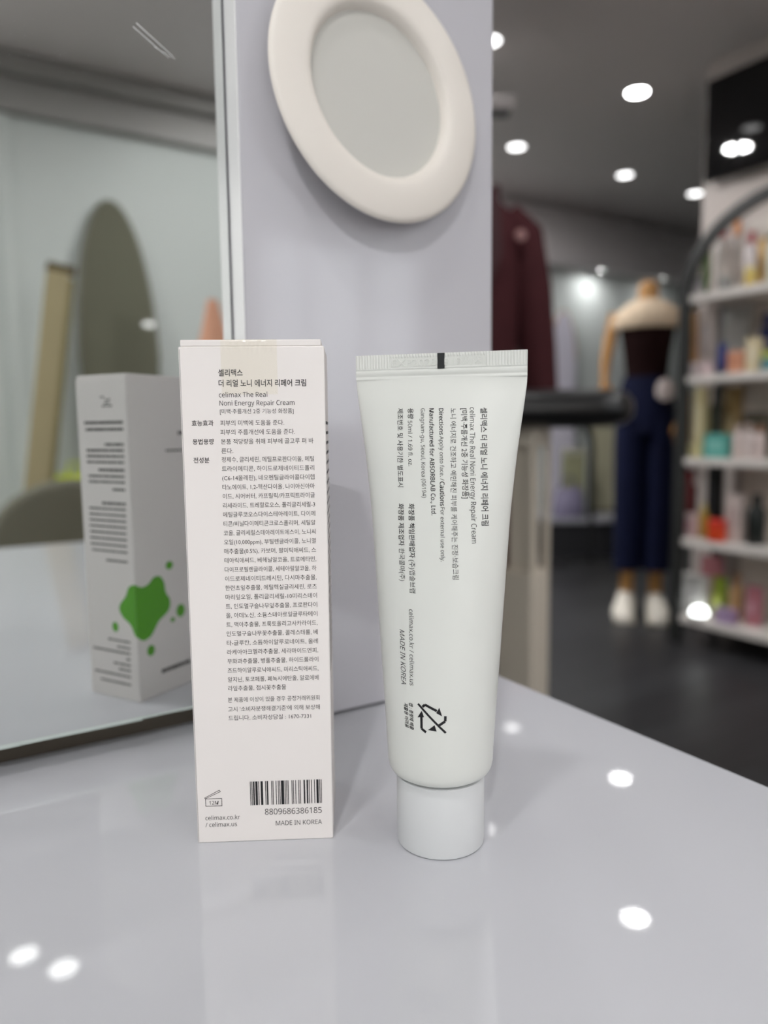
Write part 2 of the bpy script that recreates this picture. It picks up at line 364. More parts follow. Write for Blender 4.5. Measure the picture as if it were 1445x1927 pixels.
# ------------------------------------------------------------------ round panel lamp on the column (switched off)
nrm = (-RV * math.cos(0.087) + RU * math.sin(0.087)) * math.cos(0.097) + Vector((0, 0, math.sin(0.097)))
xa = RU - nrm * RU.dot(nrm); xa.normalize(); ya = nrm.cross(xa)
lc = W(0.1746, -0.0200, ZC + 0.2640)
lamp = thing('round_panel_lamp', 'round white recessed panel lamp, unlit, mounted on the column', 'lamp', lc)
lamp.rotation_euler = Matrix((xa, ya, nrm)).transposed().to_euler()
k = 0.0526
obj('bezel', MB().lathe([(0.030, -0.0065), (k - 0.010, -0.0050), (k - 0.0010, -0.0028), (k, -0.0020), (k - 0.0004, -0.0010), (k - 0.0022, -0.0002), (0.0385, 0.0008),
    (0.0362, 0.0006), (0.0349, -0.0004), (0.0337, -0.0024), (0.0332, -0.0042), (0.030, -0.0044)], 128, cap=False), mat('bezel_white', rgb(232, 226, 218), 0.45), lamp, angle=50)
obj('diffuser', MB().lathe([(0.0334, -0.0044), (0.0334, -0.0036), (0.012, -0.0035), (0.0, -0.0035)], 128, cap=False), mat('diffuser', rgb(200, 199, 193), 0.55), lamp)

# ------------------------------------------------------------------ the carton
BX, BY, BYAW, BW, BD, BH = -0.0583145, 0.2202274, 0.0476, 41.586, 32.72, 150.0
m_card = mat('carton_board', rgb(234, 229, 226), 0.5, 0.35)
m_ink = mat('ink_grey', rgb(44, 41, 40), 0.6, 0.2)
m_ink2 = mat('ink_black', rgb(28, 27, 30), 0.5, 0.3)
mm = 0.001
cart = thing('carton', 'white cosmetic carton printed with ingredients, standing on the counter left of the tube', 'box', (BX, BY, ZC), BYAW)
obj('carton_body', MB().box(0, BW * mm, 0, BD * mm, 0, BH * mm), m_card, cart, bevel=0.00035)
obj('lid_flap', MB().box(0.5 * mm, (BW - 0.9) * mm, 0.25 * mm, (BD - 0.3) * mm, BH * mm, (BH + 1.9) * mm), m_card, cart, bevel=0.0003)
obj('crease_shade_line', MB().box(0.25 * mm, 0.45 * mm, -0.03 * mm, 0.1 * mm, 0.4 * mm, 149.2 * mm), mat('crease_shade', rgb(176, 172, 170), 0.6), cart, smooth=False)  # grey strip: thin shadow along the front panel edge put into colour
tp = MB(); NX = 46; rows = [(16, 152.0), (8, 152.0), (2, 152.02), (0.6, 152.0), (0.1, 151.7), (-0.03, 151.2), (-0.03, 150.8), (-0.05, 150.4), (-0.06, 150.0), (-0.07, 149.6), (-0.08, 149.1), (-0.07, 148.5), (-0.06, 147.5), (-0.06, 142), (-0.06, 136.3)]
random.seed(11)
for j, (yy, zz) in enumerate(rows):
    for i in range(NX + 1):
        wob = random.uniform(-1, 1) * (0.16 if 4 <= j <= 10 else 0.0)
        tp.v.append(((12.0 + 16.05 * i / NX) * mm, (yy - abs(wob) * 0.8) * mm, (zz + wob * 0.8) * mm))
for j in range(len(rows) - 1):
    for i in range(NX): a = j * (NX + 1) + i; tp.f.append((a, a + 1, a + NX + 2, a + NX + 1))
m_tape = bpy.data.materials.new('clear_tape'); m_tape.use_nodes = True
nt = m_tape.node_tree; nt.nodes.remove(nt.nodes['Principled BSDF'])
tb0 = nt.nodes.new('ShaderNodeBsdfTransparent'); tb0.inputs[0].default_value = (0.975, 0.966, 0.925, 1)
gl0 = nt.nodes.new('ShaderNodeBsdfGlossy'); gl0.inputs['Roughness'].default_value = 0.25
mx0 = nt.nodes.new('ShaderNodeMixShader'); mx0.inputs[0].default_value = 0.05
nt.links.new(tb0.outputs[0], mx0.inputs[1]); nt.links.new(gl0.outputs[0], mx0.inputs[2]); nt.links.new(mx0.outputs[0], nt.nodes['Material Output'].inputs[0])
obj('adhesive_tape', tp, m_tape, cart)['label'] = 'yellowish strip of clear tape sealing the lid'
def face(x, z): return (x * mm, -0.00004, z * mm)
EM = {0: 1.74, 1: 2.2, 2: 1.66, 3: 1.6, 4: 1.8, 5: 2.2}
parts = {}
for x0, x1, zc, s, bold, g in BOX_TEXT:
    vs, fs, w = glyphs(s, (0.9 if g == 1 else 0.75) if bold else 0.0)
    key = 'product_name' if zc > 130 else 'section_heading' if g == 4 else 'web_address' if zc < 9 and x0 < 10 else 'barcode_number' if g == 5 else 'origin_line' if zc < 6 else 'body_text'
    mb = parts.setdefault(key, MB()); e = EM[g]; sx = (x1 - x0) / w
    if FONT and s.isascii(): e = sx * 1.1
    mb.add([face(x0 + x * sx, zc + (y - 0.37) * e) for x, y in vs], fs)
for kname, mb in parts.items(): obj(kname, mb, m_ink2 if kname == 'product_name' else m_ink, cart, smooth=False)
# EAN bars
L_ = ['0001101', '0011001', '0010011', '0111101', '0100011', '0110001', '0101111', '0111011', '0110111', '0001011']
code = '8809686386185'; bits = '101'
for d, par in zip(code[1:7], 'LGLGGL'):
    s = L_[int(d)]; bits += s if par == 'L' else ''.join('1' if c == '0' else '0' for c in s)[::-1]
bits += '01010' + ''.join(''.join('1' if c == '0' else '0' for c in L_[int(d)]) for d in code[7:]) + '101'
bar = MB(); u_ = (38.27 - 16.45) / 95
for i, c in enumerate(bits):
    if c == '1':
        x = 16.45 + i * u_; n = len(bar.v); bar.v += [face(x, 11.65), face(x + u_ * 1.01, 11.65), face(x + u_ * 1.01, 19.3), face(x, 19.3)]; bar.f.append((n, n + 1, n + 2, n + 3))
obj('barcode', bar, m_ink2, cart, smooth=False)
def stroke(mb, pts, w, closed=False, fmap=face):
    P = [Vector(p) for p in pts]; P = P + [P[0]] if closed else P
    for a, b in zip(P, P[1:]):
        d = (b - a); L = d.length; d.normalize(); n = Vector((-d.y, d.x)) * w / 2; e = d * w / 2 * (1 if closed else 0.0)
        k = len(mb.v); mb.v += [fmap(*(a - n - e)), fmap(*(b - n + e)), fmap(*(b + n + e)), fmap(*(a + n - e))]; mb.f.append((k, k + 1, k + 2, k + 3))
    return mb
jar = stroke(MB(), [(2.85, 11.85), (7.75, 11.85), (7.75, 14.2), (2.85, 14.2)], 0.17, True)
stroke(jar, [(2.6, 14.5), (7.1, 16.85), (7.45, 16.4), (2.8, 14.25)], 0.16, True)
vs, fs, w = glyphs('12M', 0.3); jar.add([face(3.95 + x * 2.8 / w, 13.02 + (y - 0.36) * 2.8 / w * 1.05) for x, y in vs], fs)
obj('open_jar_symbol', jar, m_ink, cart, smooth=False)
# hidden sides that the mirror shows: green splash over the back corner, rows of small print
def backf(x, z): return (x * mm, BD * mm + 0.00004, z * mm)
def sidef(s, z): return (-0.00004, (BD - s) * mm, z * mm)
def smooth_poly(P, n=6):
    out = []; N = len(P)
    for i in range(N):
        p0, p1, p2, p3 = [Vector(P[(i + d) % N]) for d in (-1, 0, 1, 2)]
        for k in range(n):
            t = k / n; out.append(tuple(0.5 * ((2 * p1) + (p2 - p0) * t + (2 * p0 - 5 * p1 + 4 * p2 - p3) * t * t + (3 * p1 - p0 - 3 * p2 + p3) * t ** 3)))
    return out
def open_poly(P, n=6):
    out = []
    for i in range(len(P) - 1):
        p0, p1, p2, p3 = [Vector(P[min(max(i + d, 0), len(P) - 1)]) for d in (-1, 0, 1, 2)]
        for k in range(n):
            t = k / n; out.append(tuple(0.5 * ((2 * p1) + (p2 - p0) * t + (2 * p0 - 5 * p1 + 4 * p2 - p3) * t * t + (3 * p1 - p0 - 3 * p2 + p3) * t ** 3)))
    return out + [P[-1]]
gr = MB()
def ngon(mb, pts, fmap): n = len(mb.v); mb.v += [fmap(*p) for p in pts]; mb.f.append(tuple(range(n, n + len(pts))))
ngon(gr, open_poly([(0.0, 55.9), (4.2, 54.1), (8.2, 54.9), (11.7, 57.5), (15.7, 57.2), (18.1, 53.7), (18.8, 49.1), (21.5, 44.6), (20.7, 40.2), (17.5, 37.8), (13.9, 35.9), (11.4, 33), (8.4, 29.8), (3.8, 28.7), (0, 31.2)]), backf)
ngon(gr, open_poly([(0, 31.2), (1.4, 32.1), (3.7, 36.5), (8.3, 39.5), (10.7, 42.7), (10.2, 45.8), (6.3, 50), (4.3, 54.1), (1.8, 55.6), (0, 55.9)]), sidef)
def blob(cx, cz, rx, rz, fmap): ngon(gr, [(cx + rx * math.cos(a * PI / 12), cz + rz * math.sin(a * PI / 12)) for a in range(24)], fmap)
for q in ((21.9, 61.5, 2.4, 2.0), (28.2, 37.9, 2.9, 3.2), (22.7, 34.5, 1.5, 1.2), (8, 23, 2.4, 2.6)): blob(*q, backf)
blob(14.1, 34.6, 2.1, 2.4, sidef)
obj('green_splash', gr, mat('splash_green', rgb(92, 168, 44), 0.45), cart, smooth=False)
sp_ = MB(); random.seed(5)
def dashes(x0, x1, z, h, fmap, gap=0.35):
    x = x0
    while x < x1 - 0.4:
        w_ = min(random.uniform(0.8, 2.6), x1 - x); k = len(sp_.v)
        sp_.v += [fmap(x, z - h / 2), fmap(x + w_, z - h / 2), fmap(x + w_, z + h / 2), fmap(x, z + h / 2)]; sp_.f.append((k, k + 1, k + 2, k + 3)); x += w_ + gap
for x0, x1, z, h in ((2.6, 28, 130.1, 1.3), (2.6, 27.5, 127, 1.3), (2.7, 15, 120.1, 1.2), (2.8, 27.5, 117.4, 1.1), (2.8, 27.5, 114.7, 1.1), (2.9, 27.5, 112, 1.0), (3, 20, 108.4, 1.2), (3.1, 27, 105.5, 1.0), (3.1, 27, 102.9, 1.0), (3.2, 12, 99.5, 1.0),
                     (3.3, 19, 93, 1.2), (3.5, 28, 90.4, 0.9), (3.5, 28, 87.6, 0.9), (3.6, 28, 84.9, 0.9), (3.6, 28, 82.1, 0.9), (3.7, 28, 79.3, 0.9), (3.7, 28, 76.4, 0.9), (3.8, 28, 73.5, 0.9), (3.8, 28, 70.6, 0.9), (4, 18, 66.2, 1.0),
                     (0, 0, 30, 0), (4.8, 20, 28.2, 0.9), (5, 14, 25.2, 0.9), (5, 30, 22.6, 0.9), (5.2, 8, 19.8, 0.9), (5.2, 17, 17, 0.9), (5.3, 13, 14.4, 0.9), (5.4, 30, 11.4, 0.9), (5.6, 26, 7.6, 0.9)):
    if not h: obj('directions_text', sp_, m_ink, cart, smooth=False); sp_ = MB()
    else: dashes(x0, x1, z, h, sidef)
obj('address_text', sp_, m_ink, cart, smooth=False); sp_ = MB()
for x0, x1, z, h in ((14.2, 33.5, 10.9, 1.9), (22.7, 34, 116.7, 0.9), (31, 38, 125, 1.6)): dashes(x0, x1, z, h, backf, 0.25); obj('large_word' if z < 20 else 'small_caption', sp_, m_ink, cart, smooth=False); sp_ = MB()
for x0, x1, z in ((14, 16.5, 141.7), (10, 13.5, 140.4), (10.5, 14, 138.9), (9, 15.5, 137.6)): dashes(x0, x1, z, 0.7, sidef)
obj('maker_mark', sp_, m_ink, cart, smooth=False); sp_ = MB()
def rightf(s, z): return (BW * mm + 0.00004, s * mm, z * mm)
for k_ in range(26): dashes(2.2, 29, 128 - 3.0 * k_, 0.9, rightf)
obj('small_print', sp_, m_ink, cart, smooth=False)

# ------------------------------------------------------------------ the cream tube, standing on its cap
tube = thing('cream_tube', 'white squeeze tube of cream with crimped top, standing on its cap right of the carton', 'cream tube', (0.0164188, 0.2223324, ZC), -0.2826)
m_tube = mat('tube_white', rgb(219, 221, 216), 0.32, 0.45)
m_cap = mat('cap_white', rgb(214, 216, 217), 0.38, 0.4)
ZT = [22.1, 22.6, 23.4, 24.6, 26.5, 30, 47, 57, 80, 102, 119, 133, 138, 139.8, 141.0]
AT = [11.5, 13.6, 14.9, 15.6, 15.95, 16.1, 17.15, 17.9, 19.35, 20.8, 22.6, 24.5, 25.1, 25.2, 25.2]
BT = [11.5, 13.6, 14.9, 15.6, 15.9, 15.9, 14.9, 14.1, 12.2, 9.6, 6.6, 2.7, 1.05, 0.55, 0.42]
def lerp(z, X, Y):
    if z <= X[0]: return Y[0]
    for i in range(len(X) - 1):
        if z <= X[i + 1]: return Y[i] + (Y[i + 1] - Y[i]) * (z - X[i]) / (X[i + 1] - X[i])
    return Y[-1]
def smoothT(z, Y):                            # softened profile above the shoulder
    if z < 31: return lerp(z, ZT, Y)
    return sum(lerp(min(max(z + d, 30), 141), ZT, Y) * w for d, w in ((-5, 1), (-2.5, 2), (0, 3), (2.5, 2), (5, 1))) / 9 if z < 134 else lerp(z, ZT, Y)
def tfront(x, z, off=0.06):
    a, b = smoothT(z, AT), smoothT(z, BT)
    return (x * mm, (-b * math.sqrt(max(0.0, 1 - (x / a) ** 2)) - off) * mm, z * mm)
zs = [22.1, 22.3, 22.6, 23, 23.4, 24, 24.6, 25.5, 26.5, 28, 30] + [30 + 2 * i for i in range(1, 55)] + [139.8, 141]
obj('tube_body', MB().rings([[(smoothT(z, AT) * math.cos(2 * PI * k / 120) * mm, smoothT(z, BT) * math.sin(2 * PI * k / 120) * mm, z * mm) for k in range(120)] for z in zs]), m_tube, tube, angle=60)
obj('cap', MB().lathe([(12.0 * mm, 0), (12.9 * mm, 0.12 * mm), (13.3 * mm, 0.5 * mm), (13.4 * mm, 1.1 * mm), (13.4 * mm, 21.0 * mm), (13.2 * mm, 21.5 * mm), (12.6 * mm, 21.7 * mm)], 128), m_cap, tube)
obj('neck', MB().lathe([(11.4 * mm, 21.6 * mm), (11.4 * mm, 22.2 * mm)], 64), flat(200, 202, 204), tube)
# crimped seal
cr = MB(); NXc = 420; zr = [140.4, 141.0, 141.2, 141.45, 141.7, 142.4, 142.9, 143.1, 143.35, 143.6, 143.8, 144.0, 144.6, 145.4, 146.2, 146.6, 146.75, 147.0, 147.4, 147.6]
def crimp(x, z):
    y = 0.42
    if 141.05 < z < 141.6 or 142.95 < z < 143.3: y -= 0.17
    if z >= 143.7:
        inside = -14.5 < x < 13.4 and z < 146.7
        if inside: y -= 0.1
        elif z < 147.5: y += 0.12 * max(-0.6, math.sin(2 * PI * x / 0.86)) ** 1
    return y
for side in (-1, 1):
    for z in zr:
        for i in range(NXc + 1):
            x = -25.2 + 50.4 * i / NXc
            cr.v.append((x * mm, side * crimp(x, z) * mm, z * mm))
n1 = NXc + 1; R_ = len(zr)
for sd in range(2):
    for j in range(R_ - 1):
        for i in range(NXc): a = sd * n1 * R_ + j * n1 + i; cr.f.append((a, a + 1, a + n1 + 1, a + n1))
for i in range(NXc): a = (R_ - 1) * n1 + i; b = a + n1 * R_; cr.f.append((a, a + 1, b + 1, b))
for e in (0, NXc):
    for j in range(R_ - 1): a = j * n1 + e; b = a + n1 * R_; cr.f.append((a, a + n1, b + n1, b))
obj('crimped_seal', cr, m_tube, tube, angle=60)
vs, fs, w = glyphs('EXP20280819까지', 0.0)
em = obj('embossed_expiry_date', MB().add([((-14.1 + x * 27.1 / w) * mm, -0.40 * mm, (144.05 + y * 3.0) * mm) for x, y in vs], fs), m_tube, tube, smooth=False)
sm_ = em.modifiers.new('raise', 'SOLIDIFY'); sm_.thickness = 0.34 * mm; sm_.offset = 0
obj('registration_mark', MB().box(-0.42 * mm, 1.68 * mm, -0.575 * mm, -0.3 * mm, 143.1 * mm, 147.55 * mm), mat('mark_black', rgb(34, 36, 38), 0.3), tube, bevel=0.00005)['label'] = 'black colour mark on the crimped seal'
tt = MB()
for x0, z0, x1, z1, s, bold, g in TUBE_TEXT:
    vs, fs, w = glyphs(s, bold * (0.8 if bold >= 0 else 0.0), g in (3,) or g == 4)
    L = z0 - z1; e = L / w * (1.1 if g == 0 else 1.06 if g == 2 else 1.2 if g == 4 else 1.05)
    pts = []
    for x, y in vs:
        t = x / w; pts.append(tfront(x0 + (x1 - x0) * t + (y - 0.37) * e, z0 + (z1 - z0) * t))
    tt.add(pts, fs)
obj('printed_text', tt, m_ink2, tube, smooth=False)
sy = MB(); tf = lambda x, z: tfront(x, z, 0.07)
def fine(pts, n=5):
    out = [pts[0]]
    for a, b in zip(pts, pts[1:]): out += [(a[0] + (b[0] - a[0]) * k / n, a[1] + (b[1] - a[1]) * k / n) for k in range(1, n + 1)]
    return out
stroke(sy, fine([(-3.35, 47.75), (4.75, 39.95)]), 0.62, fmap=tf)
for pl in ([(-2.0, 47.0), (-1.25, 47.75), (2.2, 46.2)], [(4.6, 44.8), (4.55, 43.3), (2.9, 42.1)], [(-0.85, 39.8), (-2.2, 40.7), (-2.3, 44.3)]): stroke(sy, fine(pl, 4), 0.72, fmap=tf)
for tri in ([(3.7, 44.7), (2.0, 45.6), (2.9, 47.2)], [(-0.3, 40.5), (2.2, 40.3), (1.6, 42.1)], [(-2.2, 45.9), (-3.45, 43.8), (-1.5, 44.1)]): ngon(sy, tri, tf)
obj('recycling_symbol', sy, m_ink2, tube, smooth=False)

# ------------------------------------------------------------------ black topped console behind the tube
con = thing('console_table', 'console table with thick black rounded top and cream leg, behind the cream tube', 'table', at(1000, 800, 1.72) * 1.0)
con.location.z = 0; cx0 = con.location.x; cy0 = con.location.y; cz = 0.872
tb_ = MB(); prof = []
for k in range(24):
    a = 2 * PI * k / 24; prof.append((0.17 * math.copysign(abs(math.cos(a)) ** 0.35, math.cos(a)), 0.043 * math.copysign(abs(math.sin(a)) ** 0.7, math.sin(a))))
xs = [(-0.62, 0.6), (-0.61, 0.9), (-0.58, 1), (0.12, 1), (0.165, 0.97), (0.195, 0.85), (0.212, 0.55)]
obj('padded_top', tb_.rings([[(x, 0.06 + p[0] * (s * 0.6 + 0.4), cz + 0.043 + p[1] * s) for p in prof] for x, s in xs]), mat('black_leatherette', rgb(16, 16, 17), 0.28, 0.5), con, angle=60)
m_cream = mat('cream_lacquer', rgb(214, 205, 190), 0.45, 0.4, vary=0.06)
def con_leg(x):
    M = Matrix.Translation((x, 0.02, 0)) @ Matrix.Rotation(math.radians(-38), 4, 'Z')
    mb = MB(); h = 0.046
    mb.box(-h, h, -h, h, 0, 0.545, M); mb.box(-h, h, -h, h, 0.83, cz, M); mb.box(-h + 0.02, h - 0.02, -h + 0.02, h - 0.02, 0.54, 0.835, M)
    for sx in (-1, 1):
        for sy_ in (-1, 1): mb.box(min(sx * h, sx * (h - 0.014)), max(sx * h, sx * (h - 0.014)), min(sy_ * h, sy_ * (h - 0.014)), max(sy_ * h, sy_ * (h - 0.014)), 0.54, 0.835, M)
    return obj('leg', mb, m_cream, con, bevel=0.004)
con_leg(-0.012); con_leg(-0.5)

# ------------------------------------------------------------------ maroon coat on a stand
m_mar = mat('maroon_cloth', rgb(62, 27, 31), 0.85, 0.2, vary=0.25, vscale=9)
m_blk = mat('black_metal', rgb(22, 22, 23), 0.4, 0.5)
coat = thing('hanging_coat', 'long maroon coat on a black stand, partly behind the white column', 'coat', (0.25, 2.4, 0), 0.1)
def oval(cx, cy, z, rx, ry, n=28, wob=0.0):
    return [(cx + rx * math.cos(2 * PI * k / n) * (1 + wob * math.sin(k * 5)), cy + ry * math.sin(2 * PI * k / n) * (1 + wob * math.sin(k * 5)), z) for k in range(n)]
obj('coat_body', MB().rings([oval(0, 0, z, rx, ry, 40, w) for z, rx, ry, w in ((0.40, 0.21, 0.13, 0.07), (0.6, 0.2, 0.125, 0.06), (0.9, 0.18, 0.12, 0.04), (1.15, 0.17, 0.11, 0.02), (1.35, 0.185, 0.11, 0.01), (1.47, 0.19, 0.1, 0), (1.53, 0.15, 0.08, 0), (1.585, 0.085, 0.06, 0), (1.62, 0.06, 0.05, 0))]), m_mar, coat, angle=60)
for s in (-1, 1):
    obj('sleeve', MB().pipe([(s * 0.13, 0, 1.52), (s * 0.185, 0, 1.46), (s * 0.215, -0.01, 1.30), (s * 0.232, -0.02, 1.12), (s * 0.242, -0.03, 0.93)], [0.05, 0.066, 0.062, 0.058, 0.055], 20), m_mar, coat)
obj('lapel', MB().prism([(-0.07, 1.56), (0.0, 1.2), (0.02, 1.2), (0.09, 1.38), (0.08, 1.57)], -0.135, -0.12), mat('maroon_lapel', rgb(56, 24, 28), 0.8), coat)
obj('button', MB().lathe([(0.0, 0.005), (0.014, 0.004), (0.017, 0), (0.017, -0.004)], 20, Matrix.Translation((0.155, -0.096, 1.44)) @ Matrix.Rotation(PI / 2, 4, 'X')), flat(150, 110, 108, 0.3), coat)
obj('stand_pole', MB().pipe([(0, 0, 0.012), (0, 0, 0.5)], 0.016, 14), m_blk, coat)
obj('stand_base', MB().lathe([(0.15, 0), (0.15, 0.008), (0.02, 0.02)], 32), m_blk, coat)

# ------------------------------------------------------------------ mannequin
m_wood = mat('light_wood', rgb(176, 130, 74), 0.5, vary=0.15, vscale=20)
m_jean = mat('navy_denim', rgb(9, 16, 46), 0.8, 0.2, vary=0.3, vscale=14)
man = thing('mannequin', 'headless mannequin in cream shrug, dark top, navy trousers and white shoes', 'mannequin', (1.176, 3.42, 0), -0.3)
obj('neck_cap', MB().lathe([(0.040, 1.40), (0.043, 1.43), (0.045, 1.465), (0.04, 1.49), (0.02, 1.505), (0.004, 1.508)], 24), m_wood, man)
obj('torso_top', MB().rings([oval(0, 0, z, rx, ry) for z, rx, ry in ((1.05, 0.094, 0.075), (1.10, 0.09, 0.07), (1.18, 0.098, 0.078), (1.27, 0.112, 0.088), (1.33, 0.118, 0.085), (1.38, 0.1, 0.07), (1.41, 0.05, 0.045))]), mat('dark_knit', rgb(30, 14, 14), 0.9, 0.1), man)['label'] = 'dark brown fitted top'
obj('shrug', MB().rings([oval(0, -0.004, z, rx, ry, 28) for z, rx, ry in ((1.300, 0.150, 0.092), (1.315, 0.155, 0.1), (1.345, 0.15, 0.098), (1.375, 0.13, 0.085), (1.402, 0.095, 0.065), (1.425, 0.055, 0.05))]), mat('cream_knit', rgb(214, 194, 168), 0.9, 0.1), man, angle=60)['label'] = 'cream cropped knit shrug'
def hand(mb, p, s):
    p = Vector(p); mb.pipe([p + Vector((0, 0, 0.01)), p - Vector((0, 0, 0.03)), p - Vector((0, 0.004, 0.06))], [0.014, 0.02, 0.017], 10)
    for k in range(4):
        x = (k - 1.5) * 0.009; L = 0.06 - abs(k - 1.3) * 0.006
        mb.pipe([p + Vector((x * 0.8, 0, -0.055)), p + Vector((x, -0.008, -0.055 - L * 0.5)), p + Vector((x, -0.02, -0.055 - L))], [0.006, 0.0055, 0.004], 8)
    mb.pipe([p + Vector((-s * 0.014, -0.004, -0.02)), p + Vector((-s * 0.026, -0.012, -0.045)), p + Vector((-s * 0.026, -0.02, -0.065))], [0.007, 0.006, 0.0045], 8)
for s, el, hd in ((-1, (-0.175, 0, 1.16), (-0.178, -0.02, 1.08)), (1, (0.16, 0.01, 1.1), (0.135, -0.1, 0.9))):
    mb = MB().pipe([(s * 0.135, 0, 1.37), (s * 0.155, 0, 1.28), el, hd], [0.03, 0.028, 0.022, 0.015], 14); hand(mb, hd, s)
    obj('arm', mb, m_wood, man)
tr = MB()
tr.rings([oval(0, 0, z, rx, ry) for z, rx, ry in ((0.84, 0.128, 0.1), (0.92, 0.13, 0.105), (1.0, 0.12, 0.095), (1.09, 0.098, 0.08))])
for s in (-1, 1): tr.rings([oval(s * cx_, 0, z, rx, ry) for z, cx_, rx, ry in ((0.225, 0.062, 0.062, 0.075), (0.5, 0.064, 0.064, 0.08), (0.75, 0.064, 0.068, 0.095), (0.9, 0.06, 0.07, 0.1))])
obj('trousers', tr, m_jean, man, angle=60)
for s in (-1, 1):
    obj('leg', MB().pipe([(s * 0.062, 0, 0.4), (s * 0.062, 0.005, 0.2), (s * 0.062, 0.01, 0.09)], [0.04, 0.032, 0.03], 14), m_wood, man)
    sh = obj('shoe', MB().rings([[(s * (0.064 + 0.012 * (y < -0.05)) + w_ * math.cos(2 * PI * k / 20), y, max(0.0, h_ * (0.5 + 0.5 * math.sin(2 * PI * k / 20)))) for k in range(20)] for y, w_, h_ in
        ((0.075, 0.02, 0.07), (0.065, 0.036, 0.11), (0.03, 0.042, 0.13), (-0.02, 0.043, 0.12), (-0.07, 0.047, 0.085), (-0.12, 0.048, 0.065), (-0.155, 0.04, 0.05), (-0.17, 0.02, 0.03))]), mat('white_shoe', rgb(216, 210, 198), 0.6), man)
    obj('sole', MB().prism([(-0.045, 0), (0.045, 0), (0.045, 0.02), (-0.045, 0.02)], -0.165, 0.078, Matrix.Translation((s * 0.07, 0, 0))), mat('sole_white', rgb(200, 192, 176), 0.7), sh, bevel=0.006)
obj('waist_pouch', MB().rings([oval(0.075, -0.115, z, rx, 0.02, 16) for z, rx in ((0.98, 0.012), (0.995, 0.035), (1.03, 0.04), (1.06, 0.03), (1.075, 0.01))]), flat(196, 184, 180), man)['label'] = 'small whitish pouch at the waist'

# ------------------------------------------------------------------ arched shelf rack with products
RW, RDp = 0.80, 0.28
rack = thing('shelf_rack', 'black arched shelf rack with white shelves full of toiletries at right', 'shelf', W(2.57, 1.64, 0), math.atan2(-RV.y, -RV.x))
def arch_frame(y0):
    mb = MB(); pts = [(0, 0), (0, 0.7), (0, 1.36)] + [(0.4 - 0.4 * math.cos(a * PI / 20), 1.36 + 0.32 * math.sin(a * PI / 20)) for a in range(1, 20)] + [(0.8, 1.36), (0.8, 0.7), (0.8, 0)]
    n = len(pts)
    rings = []
    for i, (x, z) in enumerate(pts):
        a, b = pts[max(i - 1, 0)], pts[min(i + 1, n - 1)]; t = Vector((b[0] - a[0], b[1] - a[1])).normalized(); nn = Vector((-t.y, t.x)) * 0.023
        rings.append([(x + nn.x, y0, z + nn.y), (x - nn.x, y0, z - nn.y), (x - nn.x, y0 + 0.028, z - nn.y), (x + nn.x, y0 + 0.028, z + nn.y)])
    return mb.rings(rings)
m_rk = mat('rack_black', rgb(40, 41, 40), 0.35)
obj('arched_frame', arch_frame(0.0), m_rk, rack, bevel=0.003)
for x in (0.0, 0.8): obj('rear_post', MB().box(x - 0.016, x + 0.016, RDp - 0.03, RDp, 0, 1.40), m_rk, rack, bevel=0.003)
SZ = [1.371, 1.065, 0.749, 0.429, 0.117]
for z in SZ: obj('shelf_board', MB().box(0.017, 0.783, 0.004, RDp - 0.004, z - 0.03, z), flat(214, 208, 202, 0.25), rack, bevel=0.002)
obj('back_panel', MB().box(0.1, 0.783, RDp - 0.003, RDp + 0.004, 0.117, 1.36), flat(214, 204, 194, 0.6), rack, smooth=False)
def rk(px, d): k_ = (px - 722.5) / F_PX; return (k_ * (3 + 0.5255 * d) - 1.168 - 0.8508 * d) / (0.5255 + 0.8508 * k_)
PROD = []
